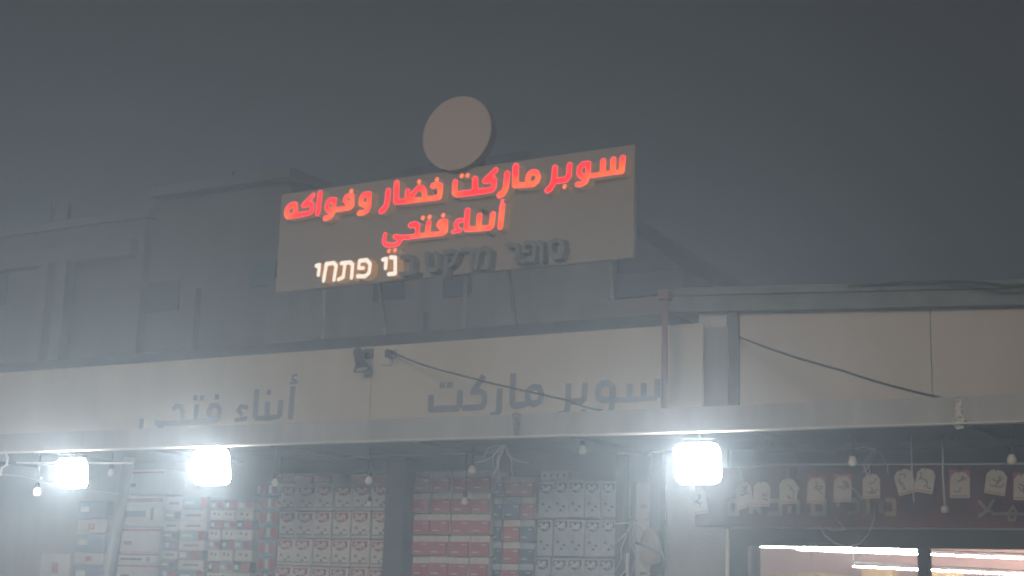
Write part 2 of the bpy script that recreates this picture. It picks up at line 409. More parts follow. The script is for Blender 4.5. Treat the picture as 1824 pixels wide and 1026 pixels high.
# -------- shop tubes
def tube_lamp(p, q, label):
    mid = (p+q)/2
    t = thing('tube_light', (mid.x, mid.y, mid.z), label, 'tube light', 'fluorescent tubes inside the shop')
    b = MB(); b.tube([p.lerp(q, k/8) for k in range(9)], [.003, .006, .007, .007, .007, .007, .007, .006, .003], 10); b.build('tube', M['tube'], t, smooth=True)
    up = Vector((0, 0, 0.045)); b = MB(); b.bar(p+up, q+up, 0.02, 0.014); b.build('batten', M['frame'], t)
    b = MB()
    for e in (p, q): b.tube([e+up+Vector((0, 0, .02)), Vector((e.x, e.y, 2.75))], 0.004, 5)
    b.build('hanger', M['frame'], t)
tube_lamp(PZ(1338, 973, 2.12), PZ(1640, 980, 2.12), 'highest bright tube just under the window head, left pane')
tube_lamp(PZ(1420, 979, 2.10), PZ(1700, 989, 2.10), 'long upper tube crossing behind the window mullion')
tube_lamp(PZ(1704, 990, 2.10), PZ(1880, 996, 2.10), 'upper tube in the right window pane, near frame')
tube_lamp(PZ(1520, 1009, 1.95), PZ(1900, 1027, 1.95), 'lowest tube running down to the right behind the glass')
# shelf of goods at the back of the shop
sp = P(1450, 1026, 17.6)
t = thing('store_shelf', (sp.x, 17.6, 0), 'brown shelf unit of ochre goods behind the left window pane', 'shelf')
b = MB(); b.box((sp.x-1.6, 17.6, 0), (sp.x+2.6, 18.1, 1.70)); b.build('carcass', M['shelf'], t)
b = MB()
x = sp.x-1.5
while x < sp.x+2.5:
    wd = random.uniform(0.25, 0.6); b.box((x, 17.62, 1.705), (x+wd-0.03, 18.0, 1.705+random.uniform(0.12, 0.3)), 0.01); x += wd
b.build('goods', M['goods'], t)

# ------------------------------------------------------------------ banner over the canopy
YB = 10.78
bt, bl = ZE0-0.005, P(-60, 700, YB).x
br = P(1252, 600, YB).x
ban = thing('banner_sign', ((bl+br)/2, YB, TOPZ), 'long cream vinyl banner with blue grey Arabic lettering above the canopy', 'banner')
b = MB(); sx = P(661, 690, YB).x
b.box((bl, YB, TOPZ-0.004), (sx-0.003, YB+0.03, bt)); b.box((sx+0.003, YB, TOPZ-0.004), (br, YB+0.03, bt)); b.build('vinyl_sheet', M['cream'], ban)
zA, zB, zC = Z8(740, 640, .14254), Z8(960, 640, .14254), Z8(230, 650, .17544)
W = 11.6
YBt = YB-0.004
words = {
 'سوبر': [(zB((370, 300), (362, 560), (350, 640), (300, 690), (225, 690)), W), (zB((575, 285), (565, 490), (530, 525), (380, 530)), W), (zB((560, 665), ), W),
   (zB((735, 430), (745, 345), (800, 298), (870, 298), (920, 350), (920, 510), (800, 510), (745, 485)), W, True), (zB((920, 500), (905, 640), (850, 690), (700, 700)), W),
   (zB((1135, 305), (1130, 500)), W), (zB((1310, 295), (1305, 490)), W), (zB((1480, 240), (1475, 480)), W), (zB((920, 510), (1130, 505), (1310, 490), (1475, 480)), 8.5)],
 'ماركت': [(zA((195, 445), (190, 625), (550, 612)), W), (zA((555, 385), (545, 610)), W), (zA((340, 325), ), 10.5), (zA((430, 320), ), 10.5),
   (zA((855, 205), (735, 375)), W), (zA((690, 405), (800, 400), (855, 425), (862, 520), (835, 595), (580, 610)), 10.5), (zA((1055, 360), (1040, 640), (1020, 695), (930, 705)), W),
   (zA((1220, 175), (1208, 550), (1235, 580), (1340, 570), (1400, 540)), W), (zA((1395, 470), (1410, 390), (1475, 345), (1545, 355), (1575, 440), (1550, 530), (1480, 560), (1420, 540)), W, True)],
 'أبناء': [(zC((1665, 215), (1635, 550)), W), (zC((1710, 98), (1665, 108), (1655, 145), (1700, 160)), 5), (zC((1632, 185), (1715, 176)), 5),
   (zC((1540, 355), (1530, 530)), W), (zC((1405, 370), (1400, 540)), W), (zC((1420, 278), ), 9), (zC((1300, 245), (1275, 540)), W), (zC((1275, 540), (1400, 540), (1530, 525)), 9),
   (zC((1205, 432), (1135, 422), (1105, 460), (1150, 505)), 8), (zC((1070, 562), (1200, 540)), 8), (zC((1430, 640), ), 9)],
 'فتحي': [(zC((805, 480), (830, 415), (890, 408), (920, 450), (905, 548), (830, 552)), 9.5, True), (zC((890, 325), ), 9), (zC((910, 540), (880, 565), (680, 572), (540, 585), (310, 592), (260, 580)), 9),
   (zC((690, 400), (675, 570)), W), (zC((670, 335), ), 9), (zC((740, 335), ), 9), (zC((440, 450), (480, 418), (525, 424), (545, 480), (540, 580)), 9.5),
   (zC((262, 580), (330, 640), (290, 690), (140, 690), (118, 650), (128, 545)), 9)],
}
def sgs(items, Y, sq=True, fat=1.0):
    out = []
    for it in items:
        pts, wd = it[0], it[1]*fat; cl = len(it) > 2 and it[2]
        out += stroke(pts, wd, Y, cl, sq)
        if sq and len(pts) > 2:                      # round the joints between square strokes
            for q in (pts if cl else pts[1:-1]): out += stroke([q], wd, Y, False, False)
    return out
for word, items in words.items():
    me = face_mesh('printed_word', sgs(items, YBt), 0.006, YBt, YB-0.0005, o0=ban.location)
    o = link('printed_word', me, M['bannerink'], ban, ban.location.copy())

# ------------------------------------------------------------------ rooftop sign
YS = 12.0
sTL, sBR = P(508, 346, YS), P(1123, 457, YS)
sx0, sx1, sz0, sz1 = -10.32, -5.975, 4.69, 5.80
sign = thing('rooftop_sign', ((sx0+sx1)/2, YS+0.5, 3.75), 'taupe rooftop sign panel with glowing red Arabic letters and a blank round disc', 'shop sign')
b = MB(); b.box((sx0, YS, sz0), (sx1, YS+0.06, sz1), 0.008); b.build('panel', M['signpanel'], sign)
# blank round disc standing on the top edge
dc = P(815, 238, YS-0.08); rx = (P(875, 238, YS-0.08).x-P(754.5, 238, YS-0.08).x)/2
dR = (P(817, 173.5, YS-.08).z-P(817, 302, YS-.08).z)/2
b = MB()
Mx = Matrix.Translation(Vector((dc.x, YS-0.09, dc.z))) @ Matrix.Rotation(math.radians(90), 4, 'X') @ Matrix.Diagonal((rx, (dR+rx)/2*0.97, 1, 1))
b.lathe([(0.992, 0), (0.992, -0.11)], Mx, 72); dr = b.build('disc', M['discedge'], sign)
b = MB(); b.lathe([(1.0, 0.0), (1.0, 0.012)], Mx, 72); b.build('disc_face', M['disc'], dr)
b = MB()
for dx in (-0.22, 0.22): b.bar((dc.x+dx, YS+0.05, sz1-0.3), (dc.x+dx, YS+0.05, dc.z+0.1), 0.05, 0.05)
b.build('disc_mount', M['darkmetal'], sign)
def strut(p, q):
    bb = MB(); bb.bar(p, q, 0.035, 0.035); bb.build('strut', M['greymetal'], sign)
for (x0, y0, x1, y1) in ((905, 470, 932, 566), (676, 500, 702, 588), (829, 480, 826, 578), (1088, 455, 1100, 560), (577, 505, 575, 598)):
    q = P(x1, y1, 12.3); q.z = 3.745
    strut(P(x0, y0, YS+0.09), q)
b = MB(); b.bar((sx0+0.1, YS+0.087, sz0+0.2), (sx1-0.1, YS+0.087, sz0+0.2), 0.045, 0.045); b.bar((sx0+0.1, YS+0.087, sz1-0.2), (sx1-0.1, YS+0.087, sz1-0.2), 0.045, 0.045); b.build('back_rail', M['darkmetal'], sign)

z4, z5, z6, z7, zh = Z8(500, 300, .10965), Z8(670, 290, .1261), Z8(880, 260, .1371), Z8(660, 350, .1425), Z8(550, 410, .2577)
YL = YS-0.115
R1, R2 = 11.2, 9.0
red_words = [
 ('سوبر', [(z6((1672, 160), (1655, 325)), 11), (z6((1550, 180), (1545, 335)), 10.5), (z6((1418, 200), (1412, 350)), 10.5), (z6((1655, 320), (1620, 340), (1545, 345), (1412, 365), (1270, 386)), 8),
   (z6((1102, 350), (1112, 285), (1160, 235), (1225, 232), (1222, 330), (1210, 400), (1135, 398)), 9.5, True), (z6((1225, 240), (1218, 400), (1190, 465), (1140, 493), (1085, 498)), 9),
   (z6((980, 250), (972, 390), (935, 435), (800, 455)), 10), (z6((790, 285), (782, 420), (765, 490), (735, 545), (695, 575)), 10.5)], [z6((915, 528))]),
 ('ماركت', [(z6((282, 270), (275, 500)), 12), (z6((280, 512), (400, 508), (470, 500)), 9), (z6((435, 440), (455, 370), (500, 338), (548, 345), (575, 400), (560, 455), (510, 497), (445, 500)), 9.5, True),
   (z6((170, 362), (160, 500), (145, 565), (110, 620), (72, 638)), 11),
   (z5((1688, 105), (1535, 252)), 9.5), (z5((1538, 255), (1600, 245), (1655, 230), (1668, 260), (1660, 350), (1630, 380), (1400, 415), (1140, 445), (1105, 420), (1115, 275)), 10), (z5((1395, 235), (1400, 410)), 11.5)],
   [z5((1208, 182)), z5((1290, 177))]),
 ('خضار', [(z5((800, 325), (850, 312), (905, 325), (905, 380), (892, 480)), 10), (z5((892, 488), (690, 512), (435, 542), (285, 550)), 8.5), (z5((690, 500), (682, 410), (645, 355), (600, 352), (545, 410), (480, 505)), 9.5),
   (z5((445, 405), (438, 530)), 10), (z5((290, 290), (280, 540)), 11), (z5((170, 400), (160, 520), (145, 600), (110, 655), (72, 678)), 10.5)], [z5((858, 237)), z5((607, 268))]),
 ('وفواكه', [(z4((1300, 565), (1312, 480), (1350, 425), (1435, 415), (1432, 520), (1415, 595), (1345, 592)), 9, True), (z4((1440, 420), (1430, 620), (1400, 685), (1350, 715), (1275, 725)), 9),
   (z4((1040, 515), (1060, 465), (1105, 442), (1165, 448), (1160, 520), (1150, 570), (1080, 565)), 8, True), (z4((1165, 450), (1162, 600), (1120, 640), (900, 672)), 8),
   (z4((745, 640), (758, 560), (800, 515), (870, 508), (862, 600), (845, 685), (775, 685)), 8.5, True), (z4((870, 510), (858, 690), (830, 755), (790, 790), (720, 812)), 9),
   (z4((640, 405), (600, 725)), 10), (z4((528, 435), (370, 595)), 8.5), (z4((370, 600), (440, 585), (495, 570), (515, 610), (500, 700), (460, 722), (290, 757), (120, 785)), 8.5),
   (z4((92, 735), (97, 680), (135, 620), (190, 588), (240, 590), (240, 740), (160, 775), (110, 778)), 9.5, True)], [z4((1147, 368))]),
 ('أبناء', [(z7((1648, 115), (1622, 375)), 10.5), (z7((1530, 225), (1512, 365), (1480, 390)), 10.5), (z7((1362, 245), (1352, 390)), 10.5), (z7((1212, 180), (1198, 395)), 10.5), (z7((1195, 410), (1350, 405), (1480, 388)), 8.5),
   (z7((1140, 298), (1085, 308), (1062, 355), (1090, 400)), 8), (z7((1030, 442), (1125, 420)), 6.5), (z7((1660, 45), (1638, 55), (1640, 78)), 4)], []),
 ('فتحي', [(z7((850, 355), (870, 318), (940, 312), (942, 390), (880, 392)), 8.5, True), (z7((945, 325), (938, 435), (900, 462), (700, 480), (500, 505), (400, 512), (305, 500)), 8), (z7((728, 335), (708, 465)), 10),
   (z7((500, 358), (555, 346), (592, 370), (578, 475)), 9.5), (z7((305, 502), (375, 545), (345, 590), (265, 608), (185, 602), (165, 560), (182, 475)), 7.5)],
   [z7((655, 268)), z7((737, 257)), z7((908, 237)), z7((230, 680)), z7((305, 672))]),
]
def channel(segs, face, side, label, res=0.008, yf=YL, name='lit_word'):
    o0 = Vector((sum(s[0] for s in segs)/len(segs), YS, min(s[1] for s in segs)))
    ret = link(name, face_mesh('letter_return', segs, res, yf, YS-0.001, sides=True, front=False, o0=o0), side, sign, o0, True)
    link('letter_face', face_mesh('letter_face', segs, res, yf+0.002, yf+0.002, sides=False, o0=o0), face, ret, o0)
    if label: ret['label'] = label
    return ret
for word, items, dots in red_words:
    ret = channel(sgs(items, YL, False, 1.13), M['redled'], M['tan'], 'glowing red channel letters with tan sides')
    for d in dots:
        r2 = channel(stroke(d, 9.0, YL), M['dotled'], M['tan'], 'round glowing orange red letter dot', name='letter_dot')
for d, l in ((z7((1375, 165)), 1), (z7((1470, 455)), 1)):
    channel(stroke(d, 7.5, YL), M['unlit'], M['unlitside'], 'dark unlit letter dot', name='letter_dot')
heb_lit = [
 ('ני', [(zh((565, 187), (598, 190), (597, 300), (552, 303)), 7), (zh((512, 203), (535, 198), (530, 262)), 7)]),
 ('פתחי', [(zh((350, 212), (400, 206), (424, 235), (416, 295), (390, 318), (337, 318)), 7), (zh((350, 214), (344, 262), (378, 262)), 6),
   (zh((225, 228), (285, 222), (303, 238), (295, 328)), 7), (zh((250, 230), (238, 325), (205, 340)), 6.5), (zh((122, 232), (102, 348)), 7), (zh((120, 234), (172, 226), (189, 245), (174, 342)), 7), (zh((52, 246), (73, 240), (66, 308)), 7)]),
]
for word, items in heb_lit: channel(sgs(items, YL, False, 1.1), M['whiteled'], M['ambertan'], 'lit warm white Hebrew channel letters')
heb_dark = [
 ('ב', [(zh((640, 188), (695, 182), (712, 205), (706, 290)), 7), (zh((632, 302), (735, 290)), 7)]),
 ('מרקט', [(zh((1148, 132), (1168, 158), (1152, 258)), 7), (zh((1168, 150), (1210, 118), (1246, 142), (1236, 250), (1195, 256)), 7), (zh((1055, 136), (1110, 130), (1127, 150), (1120, 262)), 7),
   (zh((935, 150), (1000, 142), (1020, 162), (1000, 218), (972, 242)), 7), (zh((946, 195), (940, 310)), 7), (zh((812, 158), (820, 270), (872, 276), (897, 250), (902, 170), (872, 156)), 7)]),
 ('סופר', [(zh((1662, 85), (1700, 66), (1745, 72), (1752, 130), (1735, 182), (1690, 190), (1664, 150)), 7, True), (zh((1585, 82), (1610, 86), (1606, 205)), 7),
   (zh((1482, 108), (1500, 86), (1540, 84), (1560, 112), (1550, 198), (1470, 214)), 7), (zh((1482, 108), (1480, 145), (1515, 143)), 6), (zh((1370, 102), (1430, 100), (1442, 122), (1436, 222)), 7)]),
]
for word, items in heb_dark: channel(sgs(items, YL, False, 1.1), M['unlit'], M['unlitside'], 'dark unlit Hebrew channel letters', name='unlit_word')

# ------------------------------------------------------------------ buildings behind
YH = 24.0
hx0, hx1 = P(500, 480, YH).x, P(1215, 480, YH).x
eave = P(1215, 478, YH).z
house = thing('pitched_roof_house', ((hx0+hx1)/2, YH, 0), 'house with a dark pitched roof standing right behind the rooftop sign', 'house')
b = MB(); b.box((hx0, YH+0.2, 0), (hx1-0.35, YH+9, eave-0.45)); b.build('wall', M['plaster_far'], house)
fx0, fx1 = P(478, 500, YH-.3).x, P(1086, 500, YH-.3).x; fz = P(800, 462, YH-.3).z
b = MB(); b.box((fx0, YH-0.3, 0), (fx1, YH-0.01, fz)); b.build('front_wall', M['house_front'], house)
pk, pl = P(943, 268, YH+4.5), P(560, 306, YH+4.5); rz = pk.z
b = MB()
c = [Vector((hx0, YH, eave)), Vector((hx1, YH, eave)), Vector((hx1, YH+9, eave)), Vector((hx0, YH+9, eave))]
k0, k1 = Vector((hx0, YH+4.5, rz)), Vector((pk.x, YH+4.5, rz))
b.face([c[0], c[1], k1, k0]); b.face([c[1], c[2], k1]); b.face([c[2], c[3], k0, k1]); b.face([c[3], c[0], k0]); b.face(c)
b.build('roof', M['far_roof'], house)
b = MB(); b.box((hx0, YH, eave-0.45), (hx1, YH+9, eave-0.012)); b.build('eave', M['far_roof'], house)
def pxwin(par, x0, y0, x1, y1, Y, material, frame=True):
    p, q = P(x0, y0, Y), P(x1, y1, Y)
    p2 = P((x0+x1)/2, y0, Y); q2 = P((x0+x1)/2, y1, Y)
    b = MB(); b.box((p.x, Y-0.05, q2.z), (q.x, Y+0.1, p2.z)); f = b.build('window', material, par)
    if frame:
        b = MB(); b.box((p.x-0.1, Y-0.12, q2.z-0.1), (q.x+0.1, Y+0.02, q2.z-0.003)); b.build('sill', M['far_band'], f)
        b = MB(); mid = (p.x+q.x)/2; b.box((mid-0.03, Y-0.08, q2.z), (mid+0.03, Y-0.051, p2.z)); b.build('mullion', M['far_band'], f)
    return f
for r in ((668, 498, 721, 536), (792, 492, 840, 528)): pxwin(house, *r, YH-0.3, M['far_dark'], False)
b = MB(); q = P(760, 520, YH-.35); b.tube([(q.x, YH-0.35, 0), (q.x, YH-0.35, eave-0.5)], 0.05, 8); b.build('drainpipe', M['far_roof'], house)

YA = 25.5
ap = thing('apartment_building', (P(200, 500, YA).x, YA, 0), 'pale flat roofed apartment block in the haze left of the sign', 'building')
ax0, ax1, ax2 = P(-140, 500, YA).x, P(252, 500, YA).x, P(497, 500, YA).x
zt1, zt2 = P(160, 402, YA).z, P(330, 345, YA).z
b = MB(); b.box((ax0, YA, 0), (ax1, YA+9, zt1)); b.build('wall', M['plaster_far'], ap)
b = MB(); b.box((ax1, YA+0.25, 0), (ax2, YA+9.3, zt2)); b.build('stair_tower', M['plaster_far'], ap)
zb0, zb1 = P(160, 468, YA).z, P(160, 440, YA).z
b = MB(); b.box((ax0-0.1, YA-0.3, zb0), (ax1-0.2, YA-0.003, zb1)); b.build('balcony_slab', M['far_band'], ap)
b = MB(); b.box((ax0-0.2, YA-0.08, zt1+0.003), (ax1+0.15, YA+9.2, zt1+0.22)); b.build('roof_slab', M['far_band'], ap)
b = MB(); b.box((ax1+0.16, YA-0.1, zt2+0.003), (ax2+0.2, YA+9.5, zt2+0.25)); b.build('roof_slab', M['far_band'], ap)
for xx0, xx1 in ((62, 77), (92, 110)):
    b = MB(); b.box((P(xx0, 560, YA-.5).x, YA-0.5, 0), (P(xx1, 560, YA-.5).x, YA-0.2, zb0-0.003)); b.build('column', M['far_band'], ap)
pxwin(ap, 255, 503, 318, 556, YA+0.25, M['far_dark'], False)
pxwin(ap, 452, 468, 491, 510, YA+0.25, M['far_teal'], False)
pxwin(ap, -40, 490, 12, 545, YA, M['far_dark'], False)
b = MB(); q = P(352, 540, YA+.15); b.tube([(q.x, YA+0.15, 0), (q.x, YA+0.15, P(352, 512, YA).z)], 0.07, 8); b.build('drainpipe', M['far_roof'], ap)
for (x0, y0, x1, y1, zz) in ((95, 360, 91, 398, zt1), (124, 363, 119, 396, zt1), (416, 305, 411, 334, zt2), (404, 314, 400, 336, zt2)):
    p, q = P(x0, y0, YA+0.6), P(x1, y1, YA+0.6); q.z = zz+0.2
    b = MB(); b.tube([q, p], 0.04, 6); b.build('rebar_stub', M['far_roof'], ap)

# ------------------------------------------------------------------ floodlights on the canopy edge
def floodlight(px, py, wm, hm, label, tilt=0.0):
    c = P(px, py, YF-0.004)
    t = thing('floodlight', (c.x, c.y, c.z+hm/2), label, 'floodlight', 'floodlights along the canopy edge')
    y0 = c.y
    r = 0.062; n = 10; pts = []
    for cx_, cz_, a0_ in ((1, 1, 0), (-1, 1, 90), (-1, -1, 180), (1, -1, 270)):
        for k in range(n+1):
            a = math.radians(a0_+90*k/n); pts.append((c.x+cx_*(wm/2-r)+r*math.cos(a), y0, c.z+cz_*(hm/2-r)+r*math.sin(a)))
    b = MB(); rings = []
    for dy, sc in ((0.0015, 1.004), (0.02, 1.0), (0.03, 0.94)):
        rings.append([b.bm.verts.new((c.x+(x-c.x)*sc, y0+dy, c.z+(z-c.z)*sc)) for x, _, z in pts])
    for A, B in zip(rings, rings[1:]):
        for k in range(len(A)): b.bm.faces.new((A[k], A[(k+1) % len(A)], B[(k+1) % len(A)], B[k]))
    b.bm.faces.new(rings[0][::-1]); b.bm.faces.new(rings[-1])
    b.box((c.x-wm*.36, y0+0.031, c.z-hm*.36), (c.x+wm*.36, y0+0.06, c.z+hm*.36), 0.01)
    for k in range(9):
        x = c.x-wm*.34+wm*.68*(k+0.5)/9; b.box((x-0.005, y0+0.059, c.z-hm*.34), (x+0.005, y0+0.085, c.z+hm*.34))
    b.build('housing', M['darkmetal'], t)
    # lens: a rounded pane, the lit part
    b = MB()
    b.face(pts[::-1])
    o = b.build('lens', M['flood'], t)
    if o.data.polygons[0].normal.y > 0: o.data.flip_normals()
    b = MB()
    for s in (-1, 1): b.bar((c.x+s*wm*.38, y0+0.05, c.z), (c.x+s*wm*.38, y0+0.05, c.z+hm/2+0.02), 0.005, 0.016)
    b.bar((c.x-wm*.38-.003, y0+0.05, c.z+hm/2+0.02), (c.x+wm*.38+.003, y0+0.05, c.z+hm/2+0.02), 0.005, 0.016)
    b.bar((c.x, y0+0.05, c.z+hm/2+0.02), (c.x, YF+0.10, LIPZ+0.012), 0.015, 0.015)
    b.build('bracket', M['darkmetal'], t)
    t.rotation_euler.x = math.radians(10)
    return t
floodlight(125, 843, 0.385, 0.27, 'leftmost dazzling white floodlight, beside the lit round bulb')
floodlight(373, 832, 0.41, 0.30, 'dazzling white floodlight below the faded Arabic word, second from the left')
floodlight(1240, 826, 0.345, 0.285, 'dazzling white floodlight right of the red brown pole, before the pier')

# ------------------------------------------------------------------ bulbs
def bulb_proto(matl):
    b = MB(); b.lathe([(0.0, -0.094), (0.014, -0.092), (0.026, -0.084), (0.032, -0.070), (0.032, -0.058), (0.027, -0.044), (0.018, -0.030), (0.014, -0.022)], None, 20)
    return b
def bulb(px, py, Y, label, lit=False, drop=None, small=1.0):
    c = P(px, py, Y)
    t = thing('light_bulb', (c.x, c.y, c.z+0.06*small), label, 'light bulb', 'bulbs hanging under the canopy')
    b = bulb_proto(None); g = b.build('glass_bulb', M['litbulb'] if lit else M['bulb'], None, (0, 0, 0), True); g.parent = t; g.scale = (small,)*3
    b = MB(); b.lathe([(0.015, -0.024), (0.019, -0.02), (0.019, 0.02), (0.010, 0.028)], None, 14); s = b.build('socket', M['cable'], None, (0, 0, 0), True); s.parent = t; s.scale = (small,)*3
    top = min(LIPZ+0.012, c.z+0.06*small+(drop or 9))
    b = MB(); h = top-t.location.z
    b.tube([(0, 0, 0.026*small), (0.004, 0, h*0.5), (0, 0, max(h, 0.04))], 0.004, 6); s = b.build('cord', M['cable'], None, (0, 0, 0), True); s.parent = t
    return t
bulb(66, 876, 9.75, 'small lit bulb glowing white below the leftmost floodlight', True)
bulb(198, 842, 9.9, 'pale round bulb just right of the leftmost floodlight')
bulb(490, 860, 10.0, 'unlit bulb in front of the top left corner of the red soft packs')
bulb(657, 856, 10.0, 'unlit bulb in front of the top right red soft packs')
bulb(841, 837, 10.1, 'unlit bulb in front of the top row of red and white tissue packs')
bulb(828, 893, 10.5, 'faint low bulb in front of the second row of red and white packs', small=1.0)
bulb(1038, 802, 9.9, 'unlit bulb high under the canopy above the pale blue packs')
bulb(1519, 822, 10.0, 'pear shaped unlit bulb above the cream cards, left of the pair')
bulb(1802, 819, 10.0, 'round unlit bulb near the right edge above the cards')
bulb(1418, 872, 10.3, 'faint bulb beside the third cream card from the left', small=0.85)
bulb(497, 898, 10.6, 'faint low bulb hanging in front of the leftmost red soft packs', small=.8)
bulb(658, 898, 10.6, 'faint low bulb hanging in front of the right red soft packs', small=.8)
# hanging pull switch on a long cord
c = P(1683, 907, 10.1)
t = thing('pull_switch', (c.x, c.y, c.z), 'pale knob hanging on a long straight cord among the cards', 'pull switch')
b = MB(); b.lathe([(0.012, -0.026), (0.025, -0.016), (0.027, 0.0), (0.022, 0.016), (0.008, 0.026)], Matrix.Translation(c), 12); b.build('knob', M['wire'], t, smooth=True)
b = MB(); b.tube([c+Vector((0, 0, .024)), (c.x-0.006, c.y, c.z+0.25), (c.x, c.y, LIPZ+0.012)], 0.007, 6); b.build('cord', M['wire'], t, smooth=True)
c = P(1628, 895, 10.1)
b = MB(); b.tube([c, (c.x-0.008, c.y, c.z+0.2), (c.x-0.01, c.y, LIPZ+0.012)], 0.006, 6)
tag(b.build('pull_string', M['wire'], None, (c.x, c.y, LIPZ), True), 'thin pale cord hanging straight down between two slanted cards', 'cord')

# ------------------------------------------------------------------ cables, rails, poles
def cable(name, pts, r, label, cat='cable', matl='cable', sag=0.0, n=10, group=None):
    """pts: (px,py,Y) triples; sagging between them"""
    w = [P(*p) for p in pts]; out = []
    for a, b_ in zip(w, w[1:]):
        for k in range(n):
            t = k/n; q = a.lerp(b_, t); q.z -= sag*4*t*(1-t); out.append(q)
    out.append(w[-1])
    b = MB(); b.tube(out, r, 6)
    return tag(b.build(name, M[matl], None, w[0], True), label, cat, group)
cable('overhead_cable', [(690, 623, 10.7), (760, 652, 10.4), (1010, 713, 10.0), (1075, 731, 9.6)], 0.0085, 'dark cable slanting across the banner from the spotlight to the canopy', sag=0.01)
cable('overhead_cable', [(1318, 601, 10.9), (1500, 660, 10.3), (1698, 713, 9.53)], 0.009, 'thin dark cable slanting across the right cream panels to the white knot', sag=0.015)
cable('roof_cable', [(1195, 545, 10.9), (1330, 520, 10.95), (1500, 512, 11.1), (1640, 503, 11.2), (1720, 502, 11.25), (1790, 510, 11.3), (1880, 508, 11.4)], 0.014, 'black cable lying in waves along the top of the right cornice', sag=-0.004)
cable('thin_wire', [(1350, 828, 10.2), (1600, 827, 10.2), (1824, 826, 10.2), (1900, 826, 10.2)], 0.006, 'taut pale wire stretched above the row of cards', 'wire', 'wire')
cable('bulb_wire', [(0, 845, 9.7), (40, 848, 9.7), (95, 862, 9.7), (215, 880, 9.9)], 0.006, 'pale wire sagging under the leftmost floodlight', 'wire', 'wire')
cable('metal_rod', [(30, 824, 9.62), (235, 825, 9.62)], 0.008, 'bright straight rod passing behind the leftmost floodlight', 'rod', 'white')
cable('bent_conduit', [(9, 803, 9.5), (14, 815, 9.5), (12, 828, 9.5), (3, 834, 9.5), (1, 848, 9.5)], 0.010, 'bent pale conduit at the left end of the canopy', 'conduit', 'white')
cable('curtain_rail', [(555, 819, 10.6), (700, 811, 10.6), (882, 806, 10.6)], 0.010, 'pale metal rail under the canopy above the packs', 'rail', 'greymetal')
# canopy rail on the right
c0, c1 = P(1345, 797, 10.3), P(1900, 789, 10.3)
b = MB(); zz = (c0.z+c1.z)/2; b.box((c0.x, 10.28, zz-0.026), (c1.x, 10.33, zz+0.026))
for x in np.linspace(c0.x+0.1, c1.x-0.1, 4): b.box((x-0.012, 10.29, zz+0.027), (x+0.012, 10.32, LIPZ+0.011))
tag(b.build('awning_rail', M['cornice'], None, (c0.x, 10.3, zz)), 'grey square metal rail under the canopy above the red board', 'rail')
# loose twisted cable ends
def tangle(name, px, py, Y, n, spread, label, matl='wire', seed=1, r=0.004):
    rnd = random.Random(seed); c = P(px, py, Y); b = MB()
    for k in range(n):
        p = c.copy(); pts = [p.copy()]
        d = Vector((rnd.uniform(-1, 1), rnd.uniform(-.3, .3), rnd.uniform(-1, 0.1))).normalized()
        for q in range(6):
            d = (d+Vector((rnd.uniform(-.6, .6), rnd.uniform(-.3, .3), rnd.uniform(-.6, .3)))).normalized()
            p = p+d*spread/6; pts.append(p.copy())
        b.tube(pts, r, 5)
    return tag(b.build(name, M[matl], None, c, True), label, 'cable')
tangle('cable_tangle', 900, 792, 9.9, 8, 0.3, 'loose pale cable ends dangling under the canopy seam', seed=3)
cable('wire_loop', [(1459, 936, 10.7), (1470, 955, 10.7), (1488, 968, 10.7), (1510, 974, 10.68), (1532, 968, 10.66), (1548, 950, 10.64), (1557, 925, 10.62), (1559, 895, 10.6), (1552, 868, 10.55), (1540, 830, 10.4)], 0.005, 'thin wire loop drooping across the red board to the window head', 'wire', 'wire', n=4)
cable('broken_strand', [(1517, 868, 10.5), (1527, 878, 10.5), (1535, 890, 10.5)], 0.0045, 'short bright strand of wire beside a card on red backing', 'wire', 'wire', n=4)
cable('broken_strand', [(1488, 922, 10.7), (1500, 937, 10.7), (1506, 943, 10.7), (1485, 945, 10.7), (1470, 940, 10.7)], 0.004, 'kinked bright wire end low on the red board', 'wire', 'wire', n=4)
tangle('cable_tangle', 1130, 930, 10.9, 9, 0.5, 'pale wires tangled beside the dark post right of the blue packs', seed=8)
tangle('cable_tangle', 1560, 800, 10.2, 6, 0.22, 'wisps of wire on the rail above the cards', seed=11, r=.003)
def knot(px0, py0, px1, py1, label, matl, n, r, seed):
    rnd = random.Random(seed); a, c = P(px0, py0, YF-0.012), P(px1, py1, YF-0.012); b = MB()
    for k in range(n):
        t = k/(n-1); q = a.lerp(c, t); s = rnd.uniform(.018, .04)
        pts = [q+Vector((s*math.cos(u*1.3+k), -0.004-0.01*abs(math.sin(u+k)), s*0.7*math.sin(u*1.3+k))) for u in range(6)]
        b.tube(pts, r, 6)
    b.tube([a.lerp(c, i/8)+Vector((0.012*math.sin(i*2.1), -0.006, 0)) for i in range(9)], r*1.4, 6)
    return tag(b.build('rope_knot', M[matl], None, c, True), label, 'rope')
knot(1708, 716, 1709, 757, 'white rope knotted down the fascia at the right', 'white', 9, 0.008, 4)
knot(921, 741, 922, 774, 'dark twisted tie on the fascia seam in the middle', 'greymetal', 5, 0.006, 6)
# red-brown pole before the banner
p0, p1 = P(1183, 735, 10.3), P(1183, 522, 10.3)
t = thing('red_pole', (p0.x, 10.3, TOPZ), 'thin red brown pole with a square cap rising before the banner', 'pole')
b = MB(); b.tube([(p0.x, 10.3, TOPZ-0.004), (p0.x, 10.3, p1.z)], 0.026, 12); b.build('shaft', M['rust'], t, smooth=True)
b = MB(); b.box((p0.x-0.045, 10.255, p1.z-0.06), (p0.x+0.045, 10.345, p1.z+0.02), 0.01); b.build('cap', M['rust'], t)
